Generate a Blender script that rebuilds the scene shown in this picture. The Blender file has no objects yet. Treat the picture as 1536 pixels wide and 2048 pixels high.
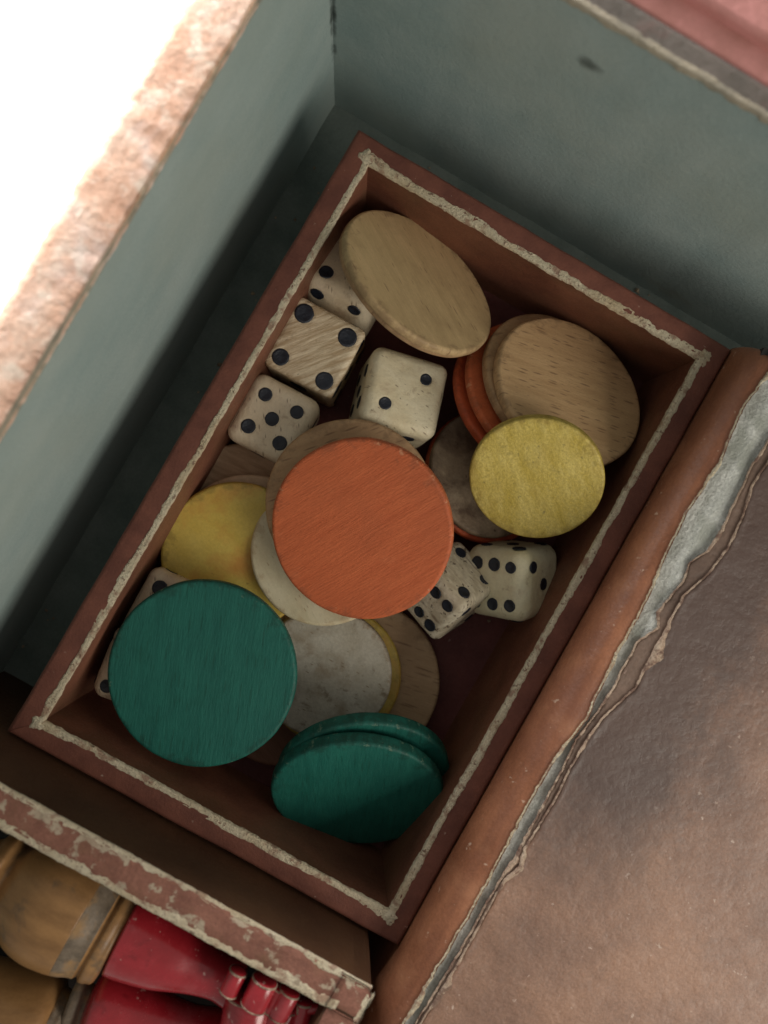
import bpy, bmesh, math, random
import numpy as np
from mathutils import Vector, Matrix, noise
random.seed(7)
SC = bpy.context.scene
COL = SC.collection

# ------------------------------------------------------------------ camera (1 unit = 1 cm, z = 0 is the floor of the game box)
F, NX, NY, ANG, H = 1600.0, 690.0, 1040.0, 29.75, 11.85
dn = Vector((NX-768, -(NY-1024), -F)).normalized()
Zw = -dn
a0 = math.radians(ANG)
Xw = Vector((math.cos(a0), -math.sin(a0), 0)); Xw = (Xw - Zw*Xw.dot(Zw)).normalized()
Yw = Zw.cross(Xw)
M = Matrix((Xw, Yw, Zw))
cam = bpy.data.cameras.new('camera'); camo = bpy.data.objects.new('camera', cam); COL.objects.link(camo)
camo.matrix_world = Matrix.Translation((0, 0, H)) @ M.to_4x4()
cam.sensor_fit = 'VERTICAL'; cam.sensor_height = 36; cam.lens = F/2048*36
cam.clip_start = 0.1; cam.clip_end = 400
cam.dof.use_dof = True; cam.dof.focus_distance = 10.35; cam.dof.aperture_fstop = 0.028/0.16
SC.camera = camo

def P(px, py, z):
    v = M @ Vector((px-768, -(py-1024), -F))
    return Vector((0, 0, H)) + v*((z-H)/v.z)
CA, SA = math.cos(a0), math.sin(a0)
def D(dx, dy):                      # direction in the photograph (x right, y down) -> direction on the table
    return Vector((dx*CA+dy*SA, dx*SA-dy*CA, 0)).normalized()
def N3(x, y, z):
    return Vector((x*CA+y*SA, x*SA-y*CA, z)).normalized()

# ------------------------------------------------------------------ light
SC.view_settings.view_transform = 'Standard'; SC.view_settings.look = 'None'
SC.view_settings.exposure = 0; SC.view_settings.gamma = 1
SC.cycles.use_denoising = True
SC.cycles.max_bounces = 8; SC.cycles.diffuse_bounces = 5
W = bpy.data.worlds.new('World'); SC.world = W; W.use_nodes = True
W.node_tree.nodes['Background'].inputs[0].default_value = (1.0, 0.96, 0.88, 1)
W.node_tree.nodes['Background'].inputs[1].default_value = 0.26
def area(name, loc, target, sx, sy, energy, color):
    l = bpy.data.lights.new(name, 'AREA'); l.shape = 'RECTANGLE'; l.size = sx; l.size_y = sy
    l.energy = energy; l.color = color
    o = bpy.data.objects.new(name, l); COL.objects.link(o); o.location = loc
    o.rotation_euler = (Vector(target)-Vector(loc)).to_track_quat('-Z', 'Y').to_euler()
    return o
area('window_light', (-13.5, 10, 6.6), (-3.4, 2.5, 4.1), 9, 3.0, 8500, (1.0, 0.97, 0.95))
area('room_light', (20, -3, 14), (-1, 0, 1.5), 14, 11, 3150, (1.0, 0.93, 0.82))

# ------------------------------------------------------------------ helpers
def tag(o, label=None, cat=None, group=None, kind=None):
    if label: o['label'] = label
    if cat: o['category'] = cat
    if group: o['group'] = group
    if kind: o['kind'] = kind
    return o
def empty(name, loc=(0, 0, 0), **k):
    o = bpy.data.objects.new(name, None); COL.objects.link(o); o.location = loc; o.empty_display_size = .3
    return tag(o, **k)
def mesh(name, verts, faces, mat, parent=None, smooth=True, mw=None):
    me = bpy.data.meshes.new(name); me.from_pydata([tuple(v) for v in verts], [], faces)
    me.validate(); bm = bmesh.new(); bm.from_mesh(me); bmesh.ops.remove_doubles(bm, verts=bm.verts, dist=1e-6)
    bmesh.ops.recalc_face_normals(bm, faces=bm.faces); bm.to_mesh(me); bm.free()
    me.polygons.foreach_set('use_smooth', [smooth]*len(me.polygons))
    if mat: me.materials.append(mat)
    o = bpy.data.objects.new(name, me); COL.objects.link(o)
    if mw is not None: o.matrix_world = mw
    if parent:
        o.parent = parent; o.matrix_parent_inverse = Matrix.Identity(4)
    return o
def sharp(o, deg=35):
    me = o.data; bm = bmesh.new(); bm.from_mesh(me)
    for e in bm.edges:
        if len(e.link_faces) == 2 and e.calc_face_angle(0) > math.radians(deg): e.smooth = False
    bm.to_mesh(me); bm.free()
    return o
def loft(rows, close=False, caps=False):
    n = len(rows[0]); v = [p for r in rows for p in r]; f = []
    for i in range(len(rows)-1):
        for j in range(n if close else n-1):
            k = (j+1) % n
            f.append((i*n+j, i*n+k, (i+1)*n+k, (i+1)*n+j))
    if caps:
        f.append(tuple(range(n))); f.append(tuple((len(rows)-1)*n+j for j in reversed(range(n))))
    return v, f
def nz(x, y=0., z=0.): return noise.noise(Vector((x, y, z)))
def fr(x, y=0., z=0., o=4): return noise.fractal(Vector((x, y, z)), 1.0, 2.0, o)

# ------------------------------------------------------------------ materials
def surf(name, cols, scale=3., stretch=(1, 1, 1), rot=0., detail=7, rough=.6, bump=.15, bscale=None,
         fleck=None, blot=None, speck=None, spec=.3, coat=0., contrast=(.35, .65), coord='Object', fleckscale=(3.2, 22), mottled=.0, hair=None):
    m = bpy.data.materials.new(name); m.use_nodes = True; nt = m.node_tree; N = nt.nodes; L = nt.links
    b = N['Principled BSDF']; b.inputs['Roughness'].default_value = rough; b.inputs['Specular IOR Level'].default_value = spec
    b.inputs['Coat Weight'].default_value = coat; b.inputs['Coat Roughness'].default_value = .25
    tc = N.new('ShaderNodeTexCoord'); oi = N.new('ShaderNodeObjectInfo')
    mul = N.new('ShaderNodeVectorMath'); mul.operation = 'MULTIPLY_ADD'
    cx = N.new('ShaderNodeCombineXYZ')
    for i in range(3): L.new(oi.outputs['Random'], cx.inputs[i])
    L.new(cx.outputs[0], mul.inputs[0]); mul.inputs[1].default_value = (17, 31, 9); L.new(tc.outputs[coord], mul.inputs[2])
    mp0 = N.new('ShaderNodeMapping'); mp0.inputs['Rotation'].default_value = (0, 0, math.radians(rot)); L.new(mul.outputs[0], mp0.inputs[0])
    mp = N.new('ShaderNodeMapping'); mp.inputs['Scale'].default_value = stretch; L.new(mp0.outputs[0], mp.inputs[0])
    def noi(sc, det, vec, rgh=.6, dist=0.):
        n = N.new('ShaderNodeTexNoise'); n.inputs['Scale'].default_value = sc; n.inputs['Detail'].default_value = det
        n.inputs['Roughness'].default_value = rgh; n.inputs['Distortion'].default_value = dist; L.new(vec, n.inputs['Vector']); return n
    def ramp(fac, lo, hi, c0=(0, 0, 0, 1), c1=(1, 1, 1, 1)):
        r = N.new('ShaderNodeValToRGB'); e = r.color_ramp.elements
        e[0].position = lo; e[1].position = hi; e[0].color = c0; e[1].color = c1; L.new(fac, r.inputs[0]); return r
    def mix(fac, a, bcol, blend='MIX'):
        x = N.new('ShaderNodeMix'); x.data_type = 'RGBA'; x.blend_type = blend
        if isinstance(fac, float): x.inputs['Factor'].default_value = fac
        else: L.new(fac, x.inputs['Factor'])
        L.new(a, x.inputs['A'])
        if isinstance(bcol, tuple): x.inputs['B'].default_value = (*bcol, 1)
        else: L.new(bcol, x.inputs['B'])
        return x.outputs['Result']
    n1 = noi(scale, detail, mp.outputs[0])
    r1 = ramp(n1.outputs[0], contrast[0], contrast[1], (*cols[0], 1), (*cols[1], 1))
    if len(cols) > 2:
        e = r1.color_ramp.elements.new((contrast[0]+contrast[1])/2); e.color = (*cols[2], 1)
    col = r1.outputs[0]
    if mottled:
        n = noi(28, 6, mp0.outputs[0], .75); r = ramp(n.outputs[0], .3, .75, (1-mottled,)*3+(1,), (1+mottled*.5,)*3+(1,))
        col = mix(1., col, r.outputs[0], 'MULTIPLY')
    hgt = n1.outputs[0]
    if blot:                                     # (scale, lo, hi, colour, amount)
        for bl in (blot if isinstance(blot, list) else [blot]):
            n = noi(bl[0], 8, mp0.outputs[0], .62, .3); r = ramp(n.outputs[0], bl[1], bl[2], (0, 0, 0, 1), (bl[4],)*3+(1,)); col = mix(r.outputs[0], col, bl[3])
    if fleck:                                    # (threshold, colour, amount)
        m2 = N.new('ShaderNodeMapping'); m2.inputs['Scale'].default_value = (fleckscale[0], fleckscale[1], 2); L.new(mp0.outputs[0], m2.inputs[0])
        dn_ = noi(2, 3, mp0.outputs[0]); ad = N.new('ShaderNodeVectorMath'); ad.operation = 'MULTIPLY_ADD'
        L.new(dn_.outputs[1], ad.inputs[0]); ad.inputs[1].default_value = (.8, .8, 0); L.new(m2.outputs[0], ad.inputs[2])
        v = N.new('ShaderNodeTexVoronoi'); v.inputs['Scale'].default_value = 1.; v.inputs['Randomness'].default_value = 1.; L.new(ad.outputs[0], v.inputs['Vector'])
        # only some of the cells carry a fleck
        sp = N.new('ShaderNodeSeparateColor'); L.new(v.outputs['Color'], sp.inputs[0])
        th = N.new('ShaderNodeMath'); th.operation = 'MULTIPLY'; L.new(sp.outputs[0], th.inputs[0]); th.inputs[1].default_value = fleck[0]
        dv = N.new('ShaderNodeMath'); dv.operation = 'DIVIDE'; L.new(v.outputs['Distance'], dv.inputs[0]); L.new(th.outputs[0], dv.inputs[1])
        r = ramp(dv.outputs[0], .5, 1.0, (fleck[2],)*3+(1,), (0, 0, 0, 1)); col = mix(r.outputs[0], col, fleck[1])
    if speck:                                    # (scale, threshold, colour, amount)
        for s in (speck if isinstance(speck, list) else [speck]):
            n = noi(s[0], 5, mp0.outputs[0], .55); r = ramp(n.outputs[0], s[1], s[1]+.04, (0, 0, 0, 1), (s[3],)*3+(1,)); col = mix(r.outputs[0], col, s[2])
    L.new(col, b.inputs['Base Color'])
    nb = noi(bscale or scale*4, 6, mp.outputs[0] if bscale is None else mp0.outputs[0], .65)
    ma = N.new('ShaderNodeMath'); ma.operation = 'ADD'; L.new(hgt, ma.inputs[0]); L.new(nb.outputs[0], ma.inputs[1])
    bp = N.new('ShaderNodeBump'); bp.inputs['Strength'].default_value = bump; bp.inputs['Distance'].default_value = .05
    L.new(ma.outputs[0], bp.inputs['Height']); L.new(bp.outputs[0], b.inputs['Normal'])
    rr = ramp(nb.outputs[0], .3, .7, (max(0, rough-.1),)*3+(1,), (min(1, rough+.12),)*3+(1,)); L.new(rr.outputs[0], b.inputs['Roughness'])
    return m

MT = {}
MT['rim'] = surf('maroon_card', [(.135, .048, .034), (.205, .075, .050)], 2.5, rough=.62, bump=.25, bscale=30, mottled=.15,
                 speck=[(9, .70, (.42, .30, .24), .8)])
MT['inner'] = surf('brown_card', [(.16, .060, .036), (.24, .096, .056)], 1.6, rough=.55, bump=.2, bscale=26, mottled=.18, spec=.4,
                   blot=(1.1, .45, .75, (.13, .075, .035), .6))
MT['tfloor'] = surf('maroon_floor_paper', [(.10, .030, .028), (.16, .050, .044)], 1.4, rough=.6, bump=.2, bscale=22, mottled=.2,
                    speck=[(10, .71, (.3, .2, .17), .5)])
MT['worn'] = surf('worn_card_edge', [(.66, .56, .39), (.82, .73, .54)], 5, rough=.9, bump=.9, bscale=34, contrast=(.3, .7), mottled=.25,
                  blot=[(5.5, .53, .62, (.36, .21, .15), .8), (1.1, .5, .7, (.55, .40, .22), .6)], speck=[(17, .62, (.20, .11, .08), .8), (34, .60, (.34, .24, .17), .7)])
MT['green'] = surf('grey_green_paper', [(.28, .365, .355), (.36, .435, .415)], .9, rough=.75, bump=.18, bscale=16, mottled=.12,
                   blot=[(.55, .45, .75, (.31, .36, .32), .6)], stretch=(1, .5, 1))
MT['greenfloor'] = surf('shaded_green_floor', [(.13, .165, .15), (.19, .225, .205)], 2, rough=.9, bump=.2, bscale=16, mottled=.2,
                        speck=[(8, .72, (.2, .2, .17), .6)])  # same grey-green paper as the walls, shade of the gap put into its colour
MT['orange'] = surf('worn_orange_rim', [(.66, .38, .26), (.82, .60, .47), (.74, .48, .35)], 2.6, rough=.85, bump=.45, bscale=14, stretch=(1.4, .6, 1), mottled=.25,
                    blot=[(3.5, .52, .62, (.84, .72, .60), .75), (1.3, .50, .66, (.72, .60, .55), .7)])
MT['greyrim'] = surf('grey_brown_rim', [(.13, .115, .10), (.20, .17, .15)], 1.5, rough=.9, bump=.3, bscale=12, mottled=.15, blot=(1.2, .5, .7, (.26, .13, .12), .6))
MT['palerim'] = surf('pale_rubbed_edge', [(.26, .24, .19), (.42, .37, .28)], 3, rough=.9, bump=.5, bscale=20, mottled=.2)
MT['pink'] = surf('dusty_pink_paper', [(.44, .20, .17), (.66, .30, .28)], 1.1, rough=.85, bump=.2, bscale=10, mottled=.1)
MT['table'] = surf('white_tabletop', [(.84, .84, .83), (.9, .9, .9)], 1, rough=.6, bump=.05)
MT['strip'] = surf('orange_brown_paper', [(.26, .10, .050), (.40, .165, .085)], 1.8, stretch=(2.5, .7, 1), rough=.46, bump=.25, bscale=22, mottled=.25, spec=.4,
                   blot=[(1.0, .45, .7, (.22, .09, .055), .7), (1.3, .56, .76, (.5, .24, .13), .5)], speck=[(10, .67, (.55, .38, .28), .85)])
MT['grey'] = surf('blue_grey_cloth', [(.50, .52, .48), (.80, .82, .77)], 2.6, rough=.9, bump=.9, bscale=22, mottled=.35, stretch=(2, .7, 1),
                  blot=[(2.2, .5, .62, (.36, .38, .33), .7)])
MT['cover'] = surf('brown_cover_paper', [(.21, .12, .085), (.36, .205, .135), (.28, .16, .11)], .6, rough=.46, bump=.45, bscale=6, mottled=.32, spec=.45, contrast=(.36, .64),
                   blot=[(1.6, .56, .76, (.13, .075, .055), .5), (3.6, .6, .72, (.40, .27, .20), .35)],
                   speck=[(4.6, .72, (.46, .35, .29), .7), (10, .68, (.50, .38, .31), .85)])
MT['darkcover'] = surf('purple_brown_flaked_paper', [(.13, .085, .065), (.21, .14, .105)], 1.1, rough=.55, bump=.5, bscale=9, mottled=.25,
                       speck=[(8, .68, (.36, .25, .2), .7)])
MT['flake'] = surf('peach_torn_fibre', [(.48, .33, .24), (.72, .57, .43)], 9, rough=.9, bump=.8, bscale=30, mottled=.35, blot=(6, .48, .56, (.2, .12, .09), .85))
MT['divider'] = surf('brown_divider_paper', [(.055, .023, .010), (.08, .036, .016)], 1.0, rough=.55, bump=.2, bscale=18, mottled=.15, spec=.4)
MT['divrim'] = surf('pink_brown_rim_paper', [(.24, .105, .075), (.34, .155, .11)], 3, rough=.75, bump=.5, bscale=22, mottled=.25,
                    blot=[(4.2, .56, .60, (.50, .42, .31), .9), (2.3, .5, .7, (.22, .12, .07), .6)])
MT['dark'] = surf('dark_inside_paper', [(.03, .03, .03), (.06, .05, .045)], 2, rough=.9)
def local_stain(m, fx0, fx1, fy0, fy1, colr, amt):
    nt = m.node_tree; N = nt.nodes; L = nt.links; b = N['Principled BSDF']; src = b.inputs['Base Color'].links[0].from_socket
    tc = N.new('ShaderNodeTexCoord'); sx = N.new('ShaderNodeSeparateXYZ'); L.new(tc.outputs['Object'], sx.inputs[0])
    n = N.new('ShaderNodeTexNoise'); n.inputs['Scale'].default_value = 1.3; n.inputs['Detail'].default_value = 10; n.inputs['Roughness'].default_value = .78; L.new(tc.outputs['Object'], n.inputs['Vector'])
    fac = None
    for ax_, a_, b_ in ((0, fx0, fx1), (1, fy0, fy1)):
        ad = N.new('ShaderNodeMath'); ad.operation = 'MULTIPLY_ADD'; L.new(n.outputs[0], ad.inputs[0]); ad.inputs[1].default_value = 2.6; L.new(sx.outputs[ax_], ad.inputs[2])
        mr = N.new('ShaderNodeMapRange'); mr.interpolation_type = 'SMOOTHSTEP'; mr.inputs[1].default_value = a_+1.3; mr.inputs[2].default_value = b_+1.3; L.new(ad.outputs[0], mr.inputs[0])
        if fac is None: fac = mr.outputs[0]
        else:
            mm = N.new('ShaderNodeMath'); mm.operation = 'MULTIPLY'; L.new(fac, mm.inputs[0]); L.new(mr.outputs[0], mm.inputs[1]); fac = mm.outputs[0]
    sc = N.new('ShaderNodeMath'); sc.operation = 'MULTIPLY'; L.new(fac, sc.inputs[0]); sc.inputs[1].default_value = amt
    x = N.new('ShaderNodeMix'); x.data_type = 'RGBA'; L.new(sc.outputs[0], x.inputs['Factor']); L.new(src, x.inputs['A']); x.inputs['B'].default_value = (*colr, 1)
    L.new(x.outputs['Result'], b.inputs['Base Color'])
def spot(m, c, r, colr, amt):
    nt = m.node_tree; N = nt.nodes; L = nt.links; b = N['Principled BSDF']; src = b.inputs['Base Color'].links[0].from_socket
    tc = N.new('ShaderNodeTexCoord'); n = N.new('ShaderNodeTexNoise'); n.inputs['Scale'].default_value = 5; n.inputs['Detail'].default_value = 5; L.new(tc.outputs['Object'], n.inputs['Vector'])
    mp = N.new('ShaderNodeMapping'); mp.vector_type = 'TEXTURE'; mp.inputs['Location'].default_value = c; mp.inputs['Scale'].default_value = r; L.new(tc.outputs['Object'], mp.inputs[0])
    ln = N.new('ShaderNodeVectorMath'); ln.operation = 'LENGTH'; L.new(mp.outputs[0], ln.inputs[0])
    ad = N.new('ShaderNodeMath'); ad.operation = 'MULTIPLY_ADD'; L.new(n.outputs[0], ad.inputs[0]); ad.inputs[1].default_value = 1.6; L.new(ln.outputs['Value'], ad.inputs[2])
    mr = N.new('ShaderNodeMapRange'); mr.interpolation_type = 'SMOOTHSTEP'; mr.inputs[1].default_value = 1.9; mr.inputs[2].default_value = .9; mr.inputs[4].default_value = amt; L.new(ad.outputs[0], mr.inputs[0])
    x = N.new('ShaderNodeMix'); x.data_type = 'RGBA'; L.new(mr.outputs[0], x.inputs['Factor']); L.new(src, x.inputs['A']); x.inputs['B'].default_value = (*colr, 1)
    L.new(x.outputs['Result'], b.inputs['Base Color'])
def on_y(px, py, y):
    a, b = P(px, py, 0), Vector((0, 0, H)); t = (y-a.y)/(b.y-a.y); return a.lerp(b, t)
spot(MT['green'], on_y(1178, 130, 5.28), (.22, .3, .10), (.09, .11, .10), .9)
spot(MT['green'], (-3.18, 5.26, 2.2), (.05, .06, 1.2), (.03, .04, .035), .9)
spot(MT['green'], on_y(1330, 580, 5.28), (.5, .3, .2), (.28, .30, .25), .5)
local_stain(MT['cover'], 5.9, 4.6, -3.0, -1.0, (.085, .056, .048), .9)
def rim_wear(key, colr, amt, lo=1.36, hi=1.50, sc=5.):
    m = MT[key]; nt = m.node_tree; N = nt.nodes; L = nt.links; b = N['Principled BSDF']; src = b.inputs['Base Color'].links[0].from_socket
    at = N.new('ShaderNodeAttribute'); at.attribute_name = 'rim'; tc = N.new('ShaderNodeTexCoord')
    n = N.new('ShaderNodeTexNoise'); n.inputs['Scale'].default_value = sc; n.inputs['Detail'].default_value = 8; n.inputs['Roughness'].default_value = .7; L.new(tc.outputs['Object'], n.inputs['Vector'])
    ad = N.new('ShaderNodeMath'); ad.operation = 'MULTIPLY_ADD'; L.new(n.outputs[0], ad.inputs[0]); ad.inputs[1].default_value = .9; L.new(at.outputs['Fac'], ad.inputs[2])
    mr = N.new('ShaderNodeMapRange'); mr.interpolation_type = 'SMOOTHSTEP'; mr.inputs[1].default_value = lo; mr.inputs[2].default_value = hi; mr.inputs[4].default_value = amt; L.new(ad.outputs[0], mr.inputs[0])
    x = N.new('ShaderNodeMix'); x.data_type = 'RGBA'; L.new(mr.outputs[0], x.inputs['Factor']); L.new(src, x.inputs['A']); x.inputs['B'].default_value = (*colr, 1)
    L.new(x.outputs['Result'], b.inputs['Base Color'])
# counters
FD = (.16, .085, .045)
def wood(n, c0, c1, rot, fl=.5, flc=FD, **k):
    return surf(n, [c0, c1], 1.3, stretch=(1, 6, 1), rot=rot, rough=k.pop('rough', .55), bump=k.pop('bump', .22), mottled=.10, fleck=(fl, flc, .6), **k)
MT['beech_a'] = wood('plain_beech_a', (.50, .355, .18), (.60, .43, .225), 35, .28, blot=(2.2, .45, .8, (.30, .20, .10), .5))
MT['beech_b'] = wood('plain_beech_b', (.52, .33, .165), (.62, .41, .215), -20, .5, fleckscale=(4.2, 26))
MT['beech_c'] = wood('plain_beech_c', (.42, .26, .135), (.52, .34, .185), -50, .45)
MT['beech_d'] = wood('plain_beech_d', (.44, .295, .165), (.52, .36, .215), -12, .5, fleckscale=(2.2, 20))
MT['peach'] = wood('pale_peach_wood', (.55, .40, .26), (.66, .48, .32), 30, .3)
MT['pinkwood'] = wood('pinkish_wood', (.36, .22, .15), (.50, .31, .22), -15, .4, stretch=(1, 6, 1)) if False else surf('pinkish_wood', [(.42, .28, .17), (.58, .40, .26)], 2.2, stretch=(1, 7, 1), rot=-5, rough=.7, bump=.4, mottled=.1)
MT['orange_d'] = surf('orange_stained_wood', [(.60, .138, .050), (.68, .168, .062)], 1.6, stretch=(1, 7, 1), rot=-62, rough=.55, bump=.32, mottled=.14,
                      blot=[(1.1, .45, .7, (.50, .13, .052), .6), (3, .6, .74, (.74, .23, .10), .4)], fleck=(.30, (.50, .10, .035), .35), fleckscale=(3, 22))
MT['red_d'] = surf('dark_orange_stained_wood', [(.50, .090, .032), (.60, .12, .042)], 1.6, stretch=(1, 8, 1), rot=10, rough=.5, bump=.25, mottled=.14)
MT['green_d'] = surf('green_stained_wood', [(.011, .110, .086), (.016, .140, .108)], 1.5, stretch=(1, 6, 1), rot=68, rough=.5, bump=.22, mottled=.12, blot=[(1.3, .48, .72, (.018, .155, .115), .5), (2.6, .58, .72, (.009, .095, .07), .6)],
                     fleck=(.45, (.008, .07, .05), .5), fleckscale=(2.6, 24))
MT['yellow_a'] = surf('yellow_dyed_bone_a', [(.62, .47, .085), (.76, .61, .17)], 2.2, rough=.45, bump=.35, bscale=14, mottled=.35, blot=[(1.6, .50, .72, (.46, .33, .07), .7), (4., .58, .7, (.34, .27, .08), .5)],
                      speck=[(13, .67, (.32, .26, .08), .8)], spec=.45, stretch=(1, 2.5, 1), rot=40)
MT['yellow_b'] = surf('yellow_dyed_bone_b', [(.60, .43, .075), (.68, .52, .12)], 1.2, rough=.42, bump=.15, bscale=12, mottled=.16, blot=[(1.1, .50, .68, (.55, .24, .05), .8)],
                      spec=.45, stretch=(1, 2, 1), rot=10, speck=[(11, .70, (.35, .22, .05), .7)])
MT['cream'] = surf('cream_bone', [(.62, .55, .36), (.74, .67, .47)], 1.5, rough=.4, bump=.15, mottled=.10, stretch=(1, 3, 1), rot=30, fleckscale=(5, 20), fleck=(.2, (.30, .18, .09), .6), blot=(2, .5, .75, (.52, .38, .22), .4), spec=.45)
MT['greybone'] = surf('weathered_grey_bone', [(.46, .42, .33), (.62, .59, .50)], 1.3, rough=.5, bump=.3, mottled=.2, blot=[(1.8, .50, .66, (.28, .21, .13), .7), (4.5, .58, .68, (.17, .12, .07), .7)],
                     fleckscale=(5, 20), fleck=(.2, (.2, .14, .08), .8))
MT['stained'] = surf('brown_stained_bone', [(.42, .32, .21), (.58, .46, .32)], 1.3, rough=.55, bump=.3, mottled=.25, blot=[(1.6, .42, .60, (.10, .06, .04), .85)], speck=[(12, .66, (.1, .06, .04), .8)])
MT['brownd'] = surf('dark_brown_wood', [(.16, .075, .045), (.22, .11, .07)], 1.5, stretch=(1, 6, 1), rot=20, rough=.6, bump=.2)
MT['pip'] = surf('black_pip_paint', [(.010, .013, .022), (.020, .026, .04)], 8, rough=.38, bump=.35, bscale=20, spec=.5)
def bone(n, c0, c1, st, rot, streak=0., pores=.4, **k):
    return surf(n, [c0, c1], 2.0, stretch=(1, 9, 3) if streak else (1, 1.5, 1), rot=rot, rough=.4, bump=.28, mottled=.12, spec=.45,
                contrast=(.40, .60) if streak else (.35, .65), fleck=(pores*.7, (.20, .13, .08), .7), fleckscale=(6, 22), blot=[(2.6, .54, .74, st, .6), (7, .60, .70, (.34, .24, .14), .45)], **k)
MT['bone_a'] = bone('bone_die_plain', (.74, .64, .42), (.85, .77, .55), (.42, .28, .17), 20, speck=[(14, .69, (.15, .1, .06), .8)])
MT['bone_b'] = bone('bone_die_ridged', (.50, .37, .22), (.80, .68, .48), (.36, .25, .15), -50, 1., .3)
MT['bone_c'] = bone('bone_die_pinkish', (.72, .60, .41), (.82, .71, .52), (.55, .38, .28), 60, pores=.45)
MT['bone_d'] = bone('bone_die_waxy', (.76, .69, .45), (.84, .79, .56), (.62, .46, .30), 30, pores=.15)
MT['bone_e'] = bone('bone_die_stained', (.60, .52, .37), (.80, .73, .56), (.24, .16, .09), 15, 1., .5, speck=[(13, .60, (.12, .08, .05), .9)])
MT['amber'] = surf('amber_varnished_wood', [(.25, .13, .05), (.38, .205, .08)], 1.4, stretch=(1, 4, 1), rough=.38, bump=.12, mottled=.12, coat=.25,
                   blot=[(2.0, .55, .66, (.12, .09, .06), .75)])
MT['greyband'] = surf('worn_grey_band', [(.17, .13, .09), (.30, .24, .18)], 2.2, rough=.45, bump=.2, mottled=.3, blot=[(2.2, .48, .58, (.38, .22, .09), .8), (5, .55, .65, (.10, .08, .06), .6)])
MT['redp'] = surf('red_lacquer', [(.32, .014, .022), (.43, .024, .036)], 1.6, rough=.2, bump=.08, mottled=.12, spec=.6, coat=.5,
                  blot=[(1.4, .53, .74, (.50, .12, .13), .6), (3.5, .60, .68, (.20, .01, .015), .6)], speck=[(7, .68, (.7, .45, .40), .7), (16, .70, (.7, .5, .45), .6)])

rim_wear('orange_d', (.34, .10, .045), .6); rim_wear('orange_d', (.72, .36, .20), .6, 1.50, 1.56, 9.)
rim_wear('red_d', (.25, .06, .03), .5)
rim_wear('green_d', (.010, .055, .040), .6); rim_wear('green_d', (.16, .24, .17), .6, 1.52, 1.58, 9.)
for k_ in ('beech_a', 'beech_b', 'beech_c', 'beech_d'): rim_wear(k_, (.24, .15, .08), .55)
for k_ in ('yellow_a', 'yellow_b'): rim_wear(k_, (.34, .24, .05), .75, 1.33, 1.50)
rim_wear('cream', (.42, .30, .16), .5); rim_wear('greybone', (.26, .18, .10), .6)
# ------------------------------------------------------------------ building blocks
def wall_loft(name, mat, p0, p1, prof, parent, wob=.006, n=70, seed=0., miter0=0., miter1=0.):
    """sweeps profile [(across, z)] from p0 to p1; 'across' points to the left of the run; ends mitred by m*across"""
    p0 = Vector((*p0, 0)); p1 = Vector((*p1, 0)); d = (p1-p0); Ln = d.length; d.normalize(); s = Vector((-d.y, d.x, 0))
    rows = []
    for i in range(n+1):
        t = i/n; row = []
        for (u, z) in prof:
            st = miter0*u*(1-t) + t*Ln + (1-t)*0 - miter1*u*t
            w = fr(t*Ln*1.3+seed, z*.8, seed+u)*wob
            row.append(p0+d*st+s*(u+w)+Vector((0, 0, z+(w if z > .3 else 0))))
        rows.append(row)
    v, f = loft(rows, True, True)
    return sharp(mesh(name, v, f, mat, parent), 50)
def rprof(u0, u1, z0, z1, r0, r1, n=5):
    """closed profile of a wall from u0 to u1 with rounded top corners"""
    pr = [(u0, z0)]
    for k in range(n+1):
        a = math.pi-(math.pi/2)*k/n; pr.append((u0+r0+r0*math.cos(a), z1-r0+r0*math.sin(a)))
    for k in range(n+1):
        a = math.pi/2-(math.pi/2)*k/n; pr.append((u1-r1+r1*math.cos(a), z1-r1+r1*math.sin(a)))
    pr.append((u1, z0)); return pr
def worn_strip(name, mat, p0, p1, z, width, parent, seed, jag=.5, drop=.05, proud=.012, n=None, inset=0.):
    """a ragged crumbly ribbon that lies on the top arris between p0 and p1 and laps over it"""
    p0 = Vector((*p0, 0)); p1 = Vector((*p1, 0)); d = p1-p0; Ln = d.length; d.normalize(); s = Vector((-d.y, d.x, 0))
    n = n or int(Ln*42); rows = []
    for i in range(n+1):
        x = i/n*Ln
        w = width*(1+jag*(fr(x*1.1+seed, 3.1, seed)*1.0+fr(x*6+seed, 7.7, 1)*.35+fr(x*25+seed, 4.7, 1)*.25))
        w *= 1+.25*math.exp(-(min(x, Ln-x)/.35)**2)
        w = max(w, width*.25)
        a = fr(x*3+seed, 1.2, 5)*width*.12+fr(x*20+seed, 1.2, 5)*width*.08+inset
        row = []
        for k, q in enumerate((0., .0, .18, .4, .62, .85, 1., 1.04)):
            hz = proud+proud*.8*fr(x*7, q*2+seed, 2)+proud*.4*fr(x*26, q*6+seed, 2)
            if k == 0: row.append(p0+d*x+s*(a-.012)+Vector((0, 0, z-drop*(1+.6*fr(x*8, seed, 9)))))
            elif k == 7: row.append(p0+d*x+s*(a+w*q)+Vector((0, 0, z-.012)))
            else: row.append(p0+d*x+s*(a-.008*(k == 1)+w*q)+Vector((0, 0, z+(hz if 0 < k < 6 else .001))))
        rows.append(row)
    v, f = loft(rows)
    return mesh(name, v, f, mat, parent)

# ------------------------------------------------------------------ tabletop, game box
v, f = loft([[Vector((x, y, -.12)) for x in (-60, -20, 0, 30)] for y in (-40, 0, 20, 60)])
tag(mesh('tabletop', v, f, MT['table'], smooth=False), 'brightly lit white tabletop outside the wooden games box', None, kind='structure')

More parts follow.
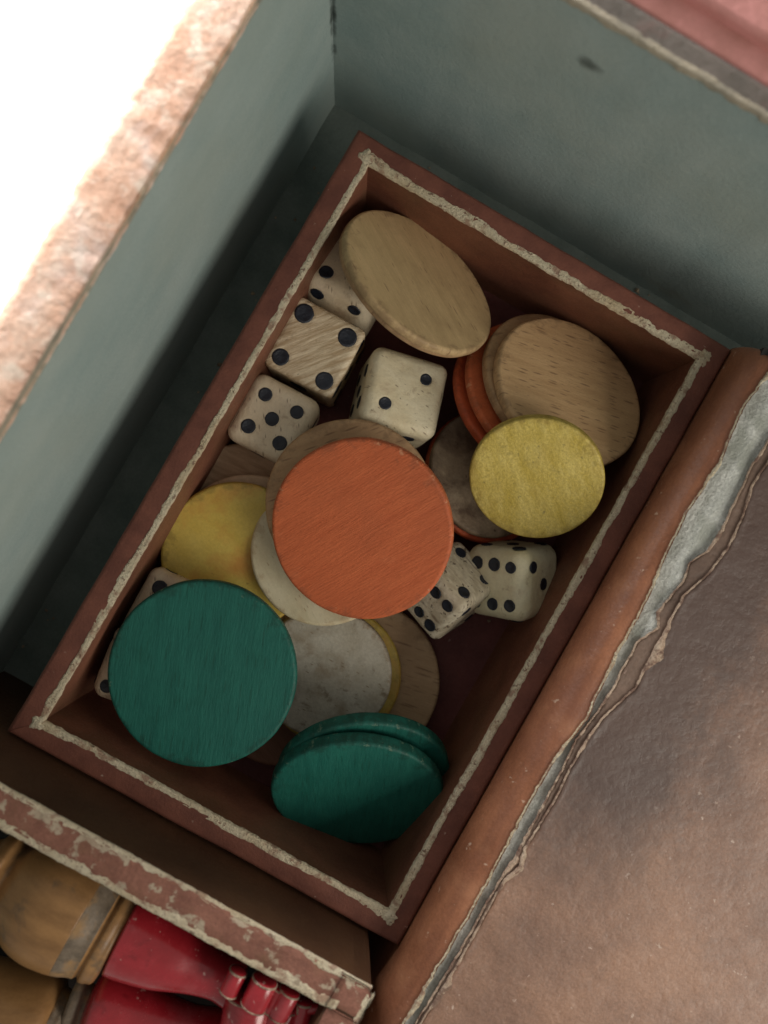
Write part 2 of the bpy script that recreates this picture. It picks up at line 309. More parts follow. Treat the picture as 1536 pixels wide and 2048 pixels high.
XL, ZL, YE, ZE = -3.20, 4.16, 5.28, 4.51
box = empty('games_box', (0, 0, 0), label='old games box lined with grey green paper, its rim worn orange', cat='box')
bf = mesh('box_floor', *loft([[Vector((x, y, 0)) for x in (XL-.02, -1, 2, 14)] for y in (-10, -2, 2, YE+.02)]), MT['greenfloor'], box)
# left wall: paper-lined board, worn rim
wall_loft('side_wall', MT['green'], (XL, YE+.25), (XL, -10), rprof(-.56, 0, -.1, ZL-.02, .03, .03)[::1], box, .012, 160, 1.3)
rows = []
for i in range(421):
    y = YE+.26-i/420*15; row = []
    a = .018*fr(y*2.2, 1, 1)+.012*fr(y*9, 2, 1)
    b = .60+.03*fr(y*1.7, 5, 2)+.02*fr(y*8, 4, 3)
    for q in (0, .0, .12, .35, .6, .85, 1., 1.):
        row.append([y, q])
    r = []
    for k, (yy, q) in enumerate(row):
        zz = ZL+.02+.014*fr(yy*5, q*6, 4) - .03*(q-.5)**2*4*.5
        if k == 0: zz = ZL-.02-.015*fr(y*3, 2, 2)
        if k == 7: zz = ZL-.3
        r.append(Vector((XL+.012-a-q*b, yy, zz)))
    rows.append(r)
mesh('worn_rim', *loft(rows), MT['orange'], box)
rows = []
for i in range(240):
    y = 7-i/239*16; e = (.03*max(0, .5+fr(y*.9, 8, 2))+.03)*max(0., min(1., (1.5-y)/2.))-.008
    rows.append([Vector((XL+.012, y, ZL-.03)), Vector((XL+.014, y, ZL-.01)), Vector((XL-.01, y, ZL+.026)), Vector((XL-.012-e, y, ZL+.04+.006*fr(y*9, 1, 1)))])
mesh('rubbed_edge', *loft(rows), MT['palerim'], box)
# end wall
wall_loft('end_wall', MT['green'], (-3.22, YE), (15, YE), rprof(0, .25, -.1, ZE, .04, .04), box, .014, 160, 6.1)
worn_strip('rubbed_edge', MT['palerim'], (-3.15, YE-.002), (14, YE-.002), ZE, .07, box, 4.4, .25, .05, .006)
rows = [[Vector((x, YE+.045+.01*fr(x*2, 1, 1), ZE+.004)), Vector((x, YE+.18, ZE+.016+.01*fr(x*2, 2, 2))), Vector((x, YE+.25, ZE+.008)), Vector((x, YE+.256, ZE-.4))] for x in np.linspace(-3.15, 14, 120)]
mesh('rim_paper', *loft(rows), MT['greyrim'], box)
# pink board beyond the end wall
pk = empty('pink_board', (3, YE+1.2, 0), label='dusty pink board beyond the end wall in the top right corner', cat='board')
for nm, y0, y1, z0, z1, mt in (('lower_board', .28, 3.5, -.1, ZE-.02, 'pink'), ('raised_panel', .56, 6., ZE-.04, ZE+.12, 'pink')):
    o = wall_loft(nm, MT[mt], (-3.15, YE+y0), (15, YE+y0), rprof(0, y1-y0, z0, z1, .06, .06), None, .02, 60, y0)
    o.parent = pk; o.matrix_parent_inverse = Matrix.Translation(pk.location).inverted()

# ------------------------------------------------------------------ the tray
TX0, TX1, TY0, TY1, TZ, TW, TF = -2.30, 3.22, -4.29, 4.36, 1.85, .30, .13
tray = empty('counter_tray', (0, 0, 0), label='small maroon card tray with chipped cream inner edge full of counters and dice', cat='tray')
prof = rprof(0, TW, .02, TZ, .06, .02)
for p0, p1, sd in (((TX0, TY0), (TX0, TY1), 1), ((TX0, TY1), (TX1, TY1), 2), ((TX1, TY1), (TX1, TY0), 3), ((TX1, TY0), (TX0, TY0), 4)):
    # profile runs to the right of the direction of travel: mirror 'across'
    o = wall_loft('tray_wall', MT['rim'], p0, p1, [(-u, z) for (u, z) in prof], tray, .008, 90, sd*7.3, -1, -1)
    p0v, p1v = Vector((*p0, 0)), Vector((*p1, 0)); d = (p1v-p0v).normalized(); s = Vector((d.y, -d.x, 0))
    W_ = TW+.028
    q0 = p0v+s*W_+d*W_; q1 = p1v+s*W_-d*W_
    L_ = (q1-q0).length
    rows = []
    for i in range(81):
        t = i/80
        rows.append([q0+d*(t*L_)+s*(.006*fr(t*L_*1.5, z, sd)+(.07*(1-z/TZ)**6))+Vector((0, 0, z)) for z in (.12, .16, .22, .4, .8, 1.2, 1.5, 1.7, 1.80, 1.835)])
    mesh('wall_lining', *loft(rows), MT['inner'], tray)
    wd = {1: .072, 2: .092, 3: .078, 4: .084}[sd]
    e0 = q0+d*(-.03); e1 = q1+d*.03
    worn_strip('worn_edge', MT['worn'], (e0.x, e0.y), (e1.x, e1.y), TZ-.003, wd, tray, sd*3.7, .42, .05, .008)
v, f = loft([[Vector((x, y, TF+.01*fr(x*.7, y*.7, 2))) for x in np.linspace(TX0+.2, TX1-.2, 30)] for y in np.linspace(TY0+.2, TY1-.2, 40)])
mesh('tray_floor', v, f, MT['tfloor'], tray)
for c, an in ((Vector((TX1-.27, TY1-.27, TZ)), 40), (Vector((TX0+.27, TY1-.27, TZ)), 200), (Vector((TX1-.27, TY0+.27, TZ)), 300), (Vector((TX0+.27, TY0+.27, TZ)), 120)):   # frayed corners
    rows = []
    for i in range(31):
        a = i/30*2*math.pi; R_ = .10*(1+.55*fr(math.cos(a)*1.4+an, math.sin(a)*1.4, 3))
        rows.append([Vector((c.x+math.cos(a)*R_*q, c.y+math.sin(a)*R_*q, TZ+.022*(1-q**2)+.01*fr(q*5+an, a*3, 1)*(q > .1)-.01*(q == 1))) for q in (.0, .3, .6, .85, 1)])
    mesh('frayed_corner', *loft(rows), MT['worn'], tray)

# crumbs of card and dust on the tray floor and in the gap round the tray
rc = random.Random(5); vs, fs = [], []
for k in range(150):
    if k < 110: x, y, z = rc.uniform(TX0+.35, TX1-.35), rc.uniform(TY0+.35, TY1-.35), TF+.014
    else: x, y, z = rc.choice([(rc.uniform(XL+.05, TX0-.1), rc.uniform(-4, 4.8), .01), (rc.uniform(-2, 3), rc.uniform(TY1+.1, YE-.05), .01)])
    r = rc.uniform(.008, .028) if rc.random() < .85 else rc.uniform(.03, .055); b = len(vs)
    for q in range(5):
        a = q*1.257+rc.uniform(-.3, .3); vs.append((x+math.cos(a)*r*rc.uniform(.5, 1.2), y+math.sin(a)*r*rc.uniform(.5, 1.2), z+rc.uniform(0, r*.4)))
    vs.append((x, y, z+r*.8))
    fs += [(b+q, b+(q+1) % 5, b+5) for q in range(5)]
tag(mesh('paper_crumbs', vs, fs, MT['stained'], smooth=False), 'tiny crumbs of torn card scattered on the tray floor and beside the tray', kind='stuff')

# ------------------------------------------------------------------ counters
def lathe_mesh(name, prof, mat, n=112, wob=.0, seed=0., parent=None, mw=None, smooth=True, sharp_deg=None):
    rows = []
    for (r, z) in prof:
        rows.append([Vector((r*math.cos(a)*(1+wob*fr(math.cos(a)*2+seed, math.sin(a)*2, 1)), r*math.sin(a)*(1+wob*fr(math.cos(a)*2+seed, math.sin(a)*2, 1)), z)) for a in (2*math.pi*k/n for k in range(n))])
    v, f = loft(rows, True, True)
    return mesh(name, v, f, mat, parent, True, mw)
def frame(loc, normal, xdir):
    n = Vector(normal).normalized(); x = Vector(xdir); x = (x-n*x.dot(n)).normalized(); y = n.cross(x)
    m = Matrix((x, y, n)).transposed().to_4x4(); m.translation = loc; return m
def counter(px, py, a, z, tilt, down, t, mat, label, name='round_counter', bev=.045, group=None, dome=0.):
    """(px, py) is where the middle of the upper face is seen, a its half width in the photograph, z its height"""
    c = P(px, py, z); dv = D(*down); th = math.radians(tilt)
    v = (Vector((0, 0, H))-c)
    R = a*v.dot(Zw)/F; v.normalize()
    if tilt < 12: v = Vector((0, 0, 1))
    dv = (dv-v*dv.dot(v)).normalized(); n = v*math.cos(th)+dv*math.sin(th)
    h = t/2
    pr = [(0.001, -h), (R*.6, -h), (R-bev-.01, -h), (R-bev, -h)]
    for k in range(1, 5):
        a = -math.pi/2+math.pi/2*k/4; pr.append((R-bev+bev*math.cos(a), -h+bev+bev*math.sin(a)))
    for k in range(0, 5):
        a = math.pi/2*k/4; pr.append((R-bev+bev*math.cos(a), h-bev+bev*math.sin(a)))
    pr += [(R-bev-.01, h), (R*.87, h+dome*.2), (R*.75, h+dome*.4), (R*.4, h+dome*.85), (0.001, h+dome)]
    c = c - n*h
    o = lathe_mesh(name, pr, MT[mat], 120, .006, px*.01, None, frame(c, n, (1, 0, 0)))
    at = o.data.attributes.new('rim', 'FLOAT', 'POINT')
    at.data.foreach_set('value', [math.hypot(v_.co.x, v_.co.y)/R for v_ in o.data.vertices])
    tag(o, label, 'counter', group)
    return o
GW, GB = 'wooden counters in the tray', 'bone counters in the tray'
counter(560, 1402, 130, .34, 0, (0, 1), .15, 'brownd', 'dark brown counter on the tray floor between the two green areas', group=GW)
counter(717, 1364, 164, .36, 0, (0, 1), .19, 'beech_d', 'plain wood counter lying flat on the tray floor beside the grey bone one', group=GW)
counter(667, 1352, 137, .55, 3, (1, 0), .14, 'yellow_b', 'yellow counter showing only as a thin crescent under the grey bone counter', group=GB)
counter(649, 1349, 134, .75, 8, (-.6, .8), .15, 'greybone', 'weathered grey white bone counter between the flat green and the leaning green counters', group=GB)
counter(487, 1042, 152, .52, 6, (0, 1), .15, 'pinkwood', 'pinkish wood counter against the left wall just below the die showing five', group=GW)
counter(499, 1106, 155, .70, 4, (0, 1), .15, 'peach', 'pale peach counter showing as a crescent above the left yellow one', group=GB)
counter(473, 1115, 149, .90, 5, (0, 1), .15, 'yellow_b', 'yellow counter with an orange smudge, partly under the flat green counter', group=GB)
counter(649, 1101, 149, 1.08, 8, (-.5, -.8), .14, 'cream', 'cream bone counter showing under the lower left side of the orange counter', group=GB)
counter(700, 1010, 172, 1.42, 6, (-.74, .67), .18, 'beech_c', 'plain wood counter directly beneath the big orange counter', group=GW)
counter(720, 1062, 186, 1.78, 17, (-.70, .71), .19, 'orange_d', 'big flat orange counter on top of the pile in the middle of the tray', group=GW, dome=.004)
counter(404, 1349, 186, 1.50, 3, (-.5, .8), .19, 'green_d', 'flat dark green counter face up in the lower left of the tray', group=GW)
counter(728, 1556, 173, .98, 56, (.05, 1), .20, 'green_d', 'hindmost of the two leaning green counters, only its upper edge showing', group=GW)
counter(714, 1595, 174, 1.12, 57, (-.05, 1), .20, 'green_d', 'front one of two green counters leaning in the bottom corner of the tray', group=GW)
dwn = (.755, -.656)
counter(978, 952, 138, .44, 32, (.9, -.35), .14, 'red_d', 'dark red counter edge showing beneath the brown stained bone counter', group=GW)
counter(982, 946, 132, .62, 30, (.9, -.35), .14, 'stained', 'brown stained bone counter half hidden below the right yellow counter', group=GB)
counter(1058, 798, 168, .82, 46, dwn, .14, 'red_d', 'lower of the two tilted orange red counters leaning beneath the plain wood ones', group=GW)
counter(1084, 784, 170, .98, 46, dwn, .14, 'orange_d', 'upper of the two tilted orange red counters leaning beneath the plain wood ones', group=GW)
counter(1119, 767, 170, 1.12, 47, dwn, .16, 'beech_c', 'plain wood counter just under the front one of the right leaning stack', group=GW)
counter(1144, 776, 172, 1.32, 47, dwn, .17, 'beech_b', 'plain beech counter with dark flecks topping the right leaning stack', group=GW)
counter(1071, 961, 137, 1.72, 26, (-.15, 1), .15, 'yellow_a', 'speckled yellow bone counter lying loose against the right leaning stack', group=GB, bev=.03)
counter(838, 561, 179, 1.36, 59, (.652, -.758), .12, 'beech_c', 'plain wood counter hidden behind the large oval looking one in the top corner', group=GW)
counter(845, 557, 181, 1.50, 60, (.652, -.758), .13, 'beech_a', 'large plain wood counter leaning steeply in the top left corner of the tray', group=GW)

# ------------------------------------------------------------------ dice
LAY = {1: [(0, 0)], 2: [(-1, -1), (1, 1)], 3: [(-1, -1), (0, 0), (1, 1)], 4: [(-1, -1), (-1, 1), (1, -1), (1, 1)],
       5: [(-1, -1), (-1, 1), (0, 0), (1, -1), (1, 1)], 6: [(-1, -1), (0, -1), (1, -1), (-1, 1), (0, 1), (1, 1)]}
def die(center, axes, s, r, vals, mat, label, pr=.10, off=.27, flip2=False):
    """axes: three world normals (x, y, z faces); vals: pips on +x,+y,+z,-x,-y,-z"""
    A = np.array([list(a) for a in axes]).T
    U, _, Vt = np.linalg.svd(A); Rm = U@Vt
    if np.linalg.det(Rm) < 0: Rm[:, 0] *= -1
    mw = Matrix([list(x) for x in Rm]).to_4x4(); mw.translation = center
    root = bpy.data.objects.new('die', None); COL.objects.link(root); root.matrix_world = mw; root.empty_display_size = .2
    tag(root, label, 'die', 'bone dice in the tray')
    h = s/2; n = 36; vs, fs = [], []; rnd = random.Random(int(center.x*100+7))
    pips = []
    def rnd_pt(p):
        q = Vector([max(-h+r, min(h-r, c)) for c in p]); d = p-q
        return q+d.normalized()*r if d.length > 1e-9 else p
    for fi in range(6):
        ax = fi % 3; sg = 1 if fi < 3 else -1
        u = Vector([1. if k == (ax+1) % 3 else 0. for k in range(3)]); w = Vector([1. if k == (ax+2) % 3 else 0. for k in range(3)])
        nn = Vector([float(sg) if k == ax else 0. for k in range(3)])
        spots = []
        for (a, b) in LAY[vals[fi]]:
            if flip2 and fi == 2: b = -b
            spots.append((a*off*s+rnd.uniform(-.014, .014), b*off*s+rnd.uniform(-.014, .014), pr*rnd.uniform(.92, 1.08)))
        base = len(vs)
        # a little finer grid near the rim of the rounding
        for i in range(n+1):
            for j in range(n+1):
                p = nn*h+u*(-h+s*i/n)+w*(-h+s*j/n)
                # even out the grid over the rounding
                q = rnd_pt(p)
                q += nn*(.006*fr(q.x*2.5+center.x, q.y*2.5, q.z*2.5+fi))
                for (a, b, rr) in spots:
                    dd = math.hypot(q.dot(u)-a, q.dot(w)-b)
                    if dd < rr*1.04: q -= nn*.05*(1-(dd/(rr*1.04))**2)
                vs.append(q)
        for i in range(n):
            for j in range(n):
                k = base+i*(n+1)+j; fs.append((k, k+1, k+n+2, k+n+1))
        for (a, b, rr) in spots: pips.append((nn, u, w, a, b, rr))
    me = mesh('die_body', vs, fs, MT[mat], root)
    bm = bmesh.new(); bm.from_mesh(me.data); bmesh.ops.remove_doubles(bm, verts=bm.verts, dist=.004); bm.to_mesh(me.data); bm.free()
    me.data.polygons.foreach_set('use_smooth', [True]*len(me.data.polygons))
    for (nn, u, w, a, b, rr) in pips:
        rows = []
        base = nn*h+u*a+w*b; base = rnd_pt(base)
        sd = rnd.uniform(0, 50)
        for k in range(20):
            an = 2*math.pi*k/20; rj = rr*(1+.05*nz(math.cos(an)*2+sd, math.sin(an)*2))
            rows.append([base+u*math.cos(an)*rj*q+w*math.sin(an)*rj*q+nn*(.007-.016*(1-q*q)*1.0-(.02 if q > 1.0 else 0)) for q in (.05, .4, .75, .95, 1.03)])
        v, f = loft(rows+[rows[0]]); v = v
        f.append(tuple(range(0, 100, 5)))
        mesh('pip', v, f, MT['pip'], root)
    return root
def yaw_axes(deg, tx=0., ty=0.):
    R = Matrix.Rotation(math.radians(deg), 3, 'Z') @ Matrix.Rotation(math.radians(tx), 3, 'X') @ Matrix.Rotation(math.radians(ty), 3, 'Y')
    return [R @ Vector(v) for v in ((1, 0, 0), (0, 1, 0), (0, 0, 1))]
def top_at(px, py, ztop, s, axes):
    return P(px, py, ztop)-axes[2]*(s/2)
def view_axes(c, *ns):
    q = Vector((0, 0, 1)).rotation_difference((Vector((0, 0, H))-c).normalized())
    return [q @ n for n in ns]
ax = yaw_axes(1.5); s = 1.03
die(top_at(630, 693, 1.20, s, ax), ax, s, .075, (5, 6, 4, 2, 1, 3), 'bone_b', 'ridged bone die showing four large pips beside the left tray wall', .125, .32)
ax = yaw_axes(2, 0, 2)
die(top_at(546, 838, 1.15, 1.0, ax), ax, 1.0, .17, (3, 6, 5, 4, 1, 2), 'bone_c', 'pinkish bone die showing five, between the ridged die and the orange counter', .093, .235)
ax = yaw_axes(17, -9, 9)
die(top_at(812, 782, 1.26, 1.08, ax), ax, 1.08, .15, (6, 4, 2, 5, 3, 1), 'bone_a', 'worn bone die showing two, standing alone above the orange counter', .088, .22, False)
ax = yaw_axes(3, -20, -3)
die(top_at(706, 530, 1.10, 1.0, ax), ax, 1.0, .16, (1, 3, 2, 6, 4, 5), 'bone_c', 'bone die tucked beneath the leaning plain counter in the top left corner', .095, .27)
ax = yaw_axes(2, 0, 0)
die(top_at(336, 1230, 1.12, 1.0, ax), ax, 1.0, .15, (2, 4, 5, 3, 1, 6), 'bone_c', 'bone die peeping out above the flat green counter by the left wall', .095, .26)
ax = yaw_axes(9, 0, 0)
die(top_at(274, 1345, 1.12, 1.0, ax), ax, 1.0, .17, (2, 3, 5, 4, 1, 6), 'bone_c', 'bone die peeping out at the left edge of the flat green counter', .095, .30)
n1, n2, n3 = N3(.50, -.55, .67), N3(-.60, .35, .72), N3(.66, .74, .16)
c = P(893, 1180, .80)
n1, n2, n3 = view_axes(c, n1, n2, n3)
die(c, [n1, n2, n3], .90, .12, (4, 6, 2, 3, 1, 5), 'bone_e', 'black flecked bone die half under the right side of the orange counter', .085, .27)
nf, nr, nu = N3(-.50, .12, .85), N3(.85, .12, .52), N3(.02, -.97, .22)
c = P(1024, 1158, .73)
nf, nr, nu = view_axes(c, nf, nr, nu)
die(c, [nf, nr, nu], 1.0, .21, (6, 3, 5, 1, 4, 2), 'bone_d', 'smooth ivory coloured die with rounded corners below the right yellow counter', .086, .27)

# ------------------------------------------------------------------ paper-covered board on the right
bd = empty('covered_board', (3.6, 0, 0), label='thick board right of the tray with torn brown cover, grey cloth showing', cat='board')
def adopt(o, par=bd):
    o.parent = par; o.matrix_parent_inverse = Matrix.Translation(par.location).inverted(); return o
ZB = 2.42; YT = 4.40
# core with rounded long edge covered in orange-brown paper, its inner border ragged
prof = [(3.24, .05), (3.24, .6), (3.235, 1.2)]
for k in range(9):
    a = math.pi-math.pi/2*k/8; prof.append((3.50+.27*math.cos(a), ZB-.50+.50*math.sin(a)))
def poly_px(pts, z): return [P(x, y, z) for x, y in pts]
GL = [(1580, 690), (1536, 747), (1481, 826), (1443, 920), (1373, 1028), (1332, 1110), (1302, 1183), (1276, 1236), (1238, 1300), (1174, 1437), (1114, 1513), (1059, 1606), (1005, 1709), (940, 1829), (901, 1894), (825, 2019), (740, 2160)]
GR = [(1600, 780), (1534, 887), (1507, 928), (1469, 1008), (1443, 1060), (1417, 1101), (1381, 1125), (1367, 1163), (1314, 1227), (1317, 1256), (1276, 1283), (1230, 1370), (1190, 1432), (1152, 1481), (1125, 1540), (1081, 1622), (1027, 1720), (1005, 1753), (960, 1832), (918, 1908), (870, 1985), (830, 2050), (770, 2160)]
DC = [(1620, 810), (1545, 910), (1504, 972), (1487, 1031), (1478, 1051), (1457, 1095), (1414, 1151), (1367, 1192), (1337, 1251), (1308, 1300), (1271, 1377), (1206, 1436), (1174, 1480), (1140, 1540), (1105, 1610), (1048, 1700), (1037, 1735), (1008, 1762), (968, 1834), (926, 1910), (880, 1986), (840, 2050), (780, 2160)]
def resample(pts, z, step=.03, jag=.02, seed=0.):
    w = poly_px(pts, z); out = []; acc = 0.
    for i in range(len(w)-1):
        L_ = (w[i+1]-w[i]).length; k = max(1, int(L_/step))
        for j in range(k):
            p = w[i].lerp(w[i+1], j/k); x = acc+L_*j/k
            out.append(p+Vector((fr(x*4+seed, 1, 1)*jag+fr(x*15+seed, 2, 2)*jag*.6, fr(x*5+seed, 3, 3)*jag*.6, 0)))
        acc += L_
    out.append(w[-1]); return out
strip_edge = resample(GL, ZB, .03, .018, 2.)
rows = []
ys = [p.y for p in strip_edge]
for p in strip_edge:
    y = min(p.y, YT)
    d_end = max(0., (y-(YT-.35))/.35); lower = .28*(1-math.sqrt(max(0, 1-d_end**2)))
    row = [Vector((x, y, z-lower*(z/ZB))) for x, z in prof]
    for q in (.35, .7, .93):
        row.append(Vector((3.50+(p.x-3.50)*q, y, ZB+.004-lower)))
    row.append(Vector((p.x, y, ZB+.022-lower))); row.append(Vector((p.x+.004, y, ZB-.03-lower)))
    rows.append(row)
e = rows[0]
rows = [[Vector((v.x+.05, YT+.12, v.z*.55)) for v in e]]+rows+[[Vector((v.x, -12, v.z)) for v in rows[-1]]]
adopt(mesh('edge_paper', *loft(rows), MT['strip']))
# grey cloth under the paper
gl = [Vector((p.x-.05, min(p.y, YT+.02), ZB-.022)) for p in strip_edge]
rows = []
for p in gl:
    rows.append([Vector((p.x+u, p.y, ZB-.035+.018*fr((p.x+u)*3, p.y*3, 1)*(u > .06)+.02*math.exp(-((u-.28)/.09)**2))) for u in (0, .05, .1, .16, .22, .28, .34, .4, .5, .65, .8, 1.1)])
adopt(mesh('grey_cloth', *loft(rows), MT['grey']))
def sheet(name, mat, pts, z, jag, seed, thick=.035, extra=0.):
    ed = resample(pts, z, .028, jag, seed); rows = []
    for p in ed:
        y = min(p.y, YT+.01); r = [Vector((p.x+.01, y, z-thick-.02)), Vector((p.x, y, z-.004)), Vector((p.x+.02, y, z+.010*(1+fr(p.x*4, y*6, seed))))]
        for u in (.06, .12, .2, .35, .6, 1, 1.6, 2.4, 3.6, 6.5):
            r.append(Vector((p.x+u, y, z+.012*fr((p.x+u)*2, y*2, seed)*(1 if u < 1 else .5)+extra)))
        rows.append(r)
    return adopt(mesh(name, *loft(rows), mat))
sheet('torn_underlayer', MT['darkcover'], GR, ZB+.008, .014, 5.)
sheet('cover_paper', MT['cover'], DC, ZB+.024, .014, 9.)
def fringe(pts, z, w, jag, seed, mat='flake', name='torn_edge', gate=None, big=1.):
    ed = resample(pts, z, .014, jag, seed); rows = []; x = 0
    for i, p in enumerate(ed):
        x += .014
        on = max(0., fr(x*1.3+seed, 5, 5)*1.6+.15)**1.5
        ww = w*(.12+.45*max(0, fr(x*2.1, seed, 3)+.4)+on*4.0*big*(gate(i/len(ed)) if gate else 1)+.5*abs(fr(x*9, seed, 5))+.4*abs(fr(x*30, seed, 5)))
        y = min(p.y, YT); e = .006*fr(x*24, seed, 9)
        rows.append([Vector((p.x-.006+e, y, z-.03)), Vector((p.x-.008+e, y, z+.002)), Vector((p.x+ww*.5, y, z+.006+.006*fr(x*12, 1, 1))), Vector((p.x+ww, y, z+.001)), Vector((p.x+ww+.004, y, z-.02))])
    return adopt(mesh(name, *loft(rows), MT[mat]))
fringe(GR, ZB+.016, .012, .014, 5.)
fringe(DC, ZB+.032, .014, .014, 9., gate=lambda t: 1.0+1.1*math.exp(-((t-.36)/.08)**2)+1.6*math.exp(-((t-.9)/.10)**2))
fringe([(x-2, y) for x, y in GL], ZB+.022, .012, .018, 2., 'worn', 'frayed_edge')
adopt(sharp(mesh('board_core', *loft([[Vector((3.4, y, z)) for y, z in ((-12, .02), (YT-.02, .02), (YT-.02, ZB-.09), (-12, ZB-.09))], [Vector((14, y, z)) for y, z in ((-12, .02), (YT-.02, .02), (YT-.02, ZB-.09), (-12, ZB-.09))]], True, True), MT['dark'])))

# ------------------------------------------------------------------ second tray (chess pieces), lower left
pt = empty('piece_tray', (0, -4.3, 0), label='brown walled tray of chess pieces in the bottom left corner, rim worn pale', cat='tray')
BY, BX, BZ, BW = -4.33, 2.88, 2.97, .41
def adp(o): return adopt(o, pt)
pr = rprof(-BW, 0, .03, BZ, .03, .04)
adp(wall_loft('divider_wall', MT['divider'], (-3.18, BY), (BX-.12, BY), pr, None, .006, 120, 3.))
adp(wall_loft('divider_wall', MT['divider'], (BX, BY-.12), (BX, -9), [(-u-BW*1., z) for u, z in [(-a-BW, b) for a, b in pr]] if False else [(u, z) for u, z in pr], None, .006, 60, 8.))
# rounded corner post
rows = []
for z in (.03, 1, 2, 3, BZ-.04, BZ-.01, BZ):
    k_ = .03 if z == BZ else 0
    rows.append([Vector((BX-.14+(.14-k_)*math.cos(a), BY-.14+(.14-k_)*math.sin(a), z)) for a in np.linspace(0, math.pi/2, 8)]+[Vector((BX-BW, BY-k_, z)), Vector((BX-BW, BY-BW, z)), Vector((BX-k_, BY-BW, z))])
adp(sharp(mesh('corner_post', *loft(rows, True, True), MT['divider']), 40))
# rim paper
rows = []
for i in range(380):
    x = -3.18+i/379*(BX-.012+3.18); e = .006*fr(x*6, 1, 1)
    rows.append([Vector((x, BY+e-(.10*max(0, (x-(BX-.13))/.13)**2)*(1-q)-q*(BW-.01), BZ+.012+.006*fr(x*6, q*5, 2)-(.03 if q in (0, 1) else 0))) for q in (0, .05, .3, .6, .9, 1)])
adp(mesh('rim_paper', *loft(rows), MT['divrim']))
rows = []
for i in range(200):
    y = BY-.395-i/199*4.5
    rows.append([Vector((BX-.005-q*(BW-.01), y, BZ+.014+.006*fr(y*6, q*5, 2)-(.03 if q in (0, 1) else 0))) for q in (0, .05, .3, .6, .9, 1)])
adp(mesh('rim_paper', *loft(rows), MT['divrim']))
adp(worn_strip('worn_edge', MT['worn'], (BX-.06, BY-.0), (-3.18, BY-.0), BZ+.008, .05, None, 21., .9, .02, .005))
adp(worn_strip('worn_edge', MT['worn'], (-3.18, BY-BW), (BX-.30, BY-BW), BZ+.008, .09, None, 33., .8, .03, .006))
adp(worn_strip('worn_edge', MT['worn'], (BX, -9), (BX, BY-.05), BZ+.008, .05, None, 41., .9, .06, .006))
adp(mesh('piece_tray_floor', *loft([[Vector((x, y, 1.15)) for x in (-6, BX-.1)] for y in (BY-.1, -10)]), MT['dark']))

# chess pieces
def piece(name, label, pa, pb, z, prof, mats, cat='chess piece', group='chess pieces in the lower left tray'):
    """prof: (distance along the axis in cm, radius, material index); the axis runs from pixel pa to pixel pb at height z"""
    A, B = P(*pa, z), P(*pb, z); d = (B-A).normalized()
    mw = frame(A, d, (0, 0, 1))
    root = bpy.data.objects.new(name, None); COL.objects.link(root); root.matrix_world = mw; tag(root, label, cat, group)
    secs = []; cur = None
    for (t, r, m) in prof:
        if m != cur:
            if secs: secs[-1][1].append((t, r))
            secs.append((m, [])); cur = m
        secs[-1][1].append((t, r))
    for i, (m, pts) in enumerate(secs):
        # smooth by Catmull-Rom
        q = []
        for k in range(len(pts)-1):
            p0, p1, p2, p3 = pts[max(k-1, 0)], pts[k], pts[k+1], pts[min(k+2, len(pts)-1)]
            for s_ in range(6):
                u = s_/6; f_ = lambda a, b, c_, d_: .5*((2*b)+(-a+c_)*u+(2*a-5*b+4*c_-d_)*u*u+(-a+3*b-3*c_+d_)*u**3)
                q.append((max(.01, f_(p0[1], p1[1], p2[1], p3[1])), f_(p0[0], p1[0], p2[0], p3[0])))
        q.append((pts[-1][1], pts[-1][0]))
        nm = mats[m][0]
        lathe_mesh(nm, q, MT[mats[m][1]], 72, .0, 0, root)
    return root
piece('chess_pawn', 'amber wooden chess piece with rounded body against the worn rim', (20, 1752), (245, 1872), 2.25,
      [(-1.2, .30, 0), (-.55, .26, 0), (-.30, .30, 0), (-.22, .46, 0), (-.10, .52, 0), (-.04, .44, 0), (.02, .40, 0), (.15, .52, 0), (.38, .65, 0), (.62, .70, 0), (.86, .69, 0), (.98, .67, 1), (1.06, .65, 1), (1.16, .61, 1), (1.22, .60, 2), (1.26, .56, 2), (1.30, .60, 2), (1.38, .58, 2), (1.46, .50, 2), (1.48, .02, 2)],
      [('body', 'amber'), ('band', 'greyband'), ('base', 'amber')])
piece('chess_piece', 'pale wooden chess piece in the very bottom left corner', (-160, 2010), (118, 2075), 2.05,
      [(-.6, .55, 0), (.0, .62, 0), (.6, .66, 0), (1.1, .68, 0), (1.4, .66, 0), (1.52, .60, 0), (1.56, .52, 1), (1.62, .50, 1), (1.70, .44, 1), (1.72, .02, 1)],
      [('body', 'amber'), ('base', 'greyband')])
rk = piece('chess_piece', 'red lacquered chess piece with scalloped crown beside the worn rim', (205, 1845), (560, 2010), 2.35,
      [(0, .02, 0), (.02, .26, 0), (.10, .30, 0), (.14, .28, 0), (.17, .20, 0), (.21, .22, 0), (.26, .44, 0), (.32, .47, 0), (.55, .45, 0), (.85, .40, 0), (1.2, .30, 0), (1.5, .25, 0), (1.75, .26, 0), (1.78, .02, 0)],
      [('body', 'redp')])
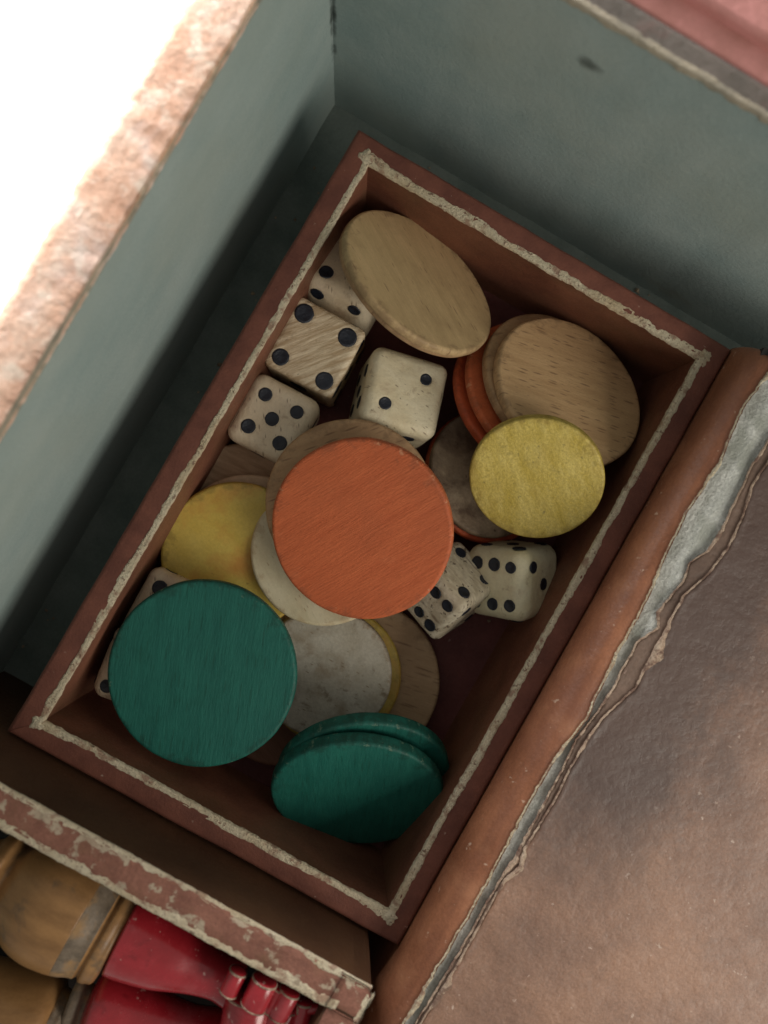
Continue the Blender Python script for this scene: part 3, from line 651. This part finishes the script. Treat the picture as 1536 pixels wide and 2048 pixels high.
# scalloped crown: an outline traced round, extruded
pts = []
ctr = P(545, 1985, 2.75)
outl = [(478, 1958, 19), (523, 1968, 23), (566, 1984, 17), (603, 1992, 14), (640, 2004, 12)]
def ext(name, cx_, cy_, rx, ry, z0, z1, mat, par, n=28, rot=0.):
    rows = []
    for z, kk in ((z0, .8), (z0+.03, 1), (z1-.05, 1), (z1-.015, .93), (z1, .8)):
        rows.append([P(cx_, cy_, z)*0+Vector((P(cx_, cy_, (z0+z1)/2).x, P(cx_, cy_, (z0+z1)/2).y, z))+Vector((math.cos(a)*rx*kk, math.sin(a)*ry*kk, 0)) for a in (2*math.pi*k/n for k in range(n))])
    o = mesh(name, *loft(rows, True, True), mat)
    o.parent = par; o.matrix_parent_inverse = par.matrix_world.inverted(); return o
# lobes are short rods lying across the crown
def rod(name, pa, pb, z, r, par, mat='redp'):
    pa = (pa[0]-8, pa[1]+6); pb = (pb[0]-8, pb[1]+6)
    A, B = P(*pa, z), P(*pb, z); L_ = (B-A).length
    b_ = min(r*.4, .04)
    o = lathe_mesh(name, [(.005, 0), (r-b_, 0), (r-.3*b_, b_*.3), (r, b_), (r, L_/2), (r, L_-b_), (r-.3*b_, L_-b_*.3), (r-b_, L_), (.005, L_)], MT[mat], 32, 0, 0, None, frame(A, B-A, (0, 0, 1)))
    for t_ in (b_*.5, L_-b_*.5-.02):  # pale ring near each rod end, the edge highlight given as colour
        rg = lathe_mesh('highlight_ring', [(r*.93, t_-.002), (r+.003, t_), (r+.003, t_+.016), (r*.93, t_+.018)], MT['flake'], 32, .02, t_, None, frame(A, B-A, (0, 0, 1))); m2 = rg.matrix_world.copy(); rg.parent = par; rg.matrix_parent_inverse = par.matrix_world.inverted(); rg.matrix_world = m2
    mwx = o.matrix_world.copy(); o.parent = par; o.matrix_parent_inverse = par.matrix_world.inverted(); o.matrix_world = mwx; return o
rod('crown_lobe', (487, 1932), (462, 1984), 2.80, .105, rk)
rod('crown_lobe', (540, 1950), (512, 2010), 2.82, .15, rk)
rod('crown_lobe', (590, 1972), (560, 2030), 2.72, .13, rk)
rod('crown_lobe', (570, 1965), (545, 2020), 2.70, .10, rk)
rod('crown_plate', (512, 1975), (490, 2110), 2.52, .30, rk)
rod('crown_plate', (575, 1990), (545, 2120), 2.48, .28, rk)
rod('crown_tip', (600, 2012), (660, 2012), 2.68, .06, rk)
rod('crown_tip', (618, 1993), (606, 2060), 2.64, .11, rk)
piece('chess_piece', 'second red chess piece cut by the bottom edge, below the crowned one', (175, 2010), (520, 2110), 2.0,
      [(-.22, .02, 1), (-.20, .30, 1), (-.10, .33, 1), (-.04, .24, 1), (0, .22, 0), (.06, .40, 0), (.14, .46, 0), (.4, .45, 0), (.8, .38, 0), (1.3, .33, 0), (1.9, .45, 0), (2.2, .48, 0), (2.24, .02, 0)],
      [('body', 'redp'), ('base', 'greyband')])
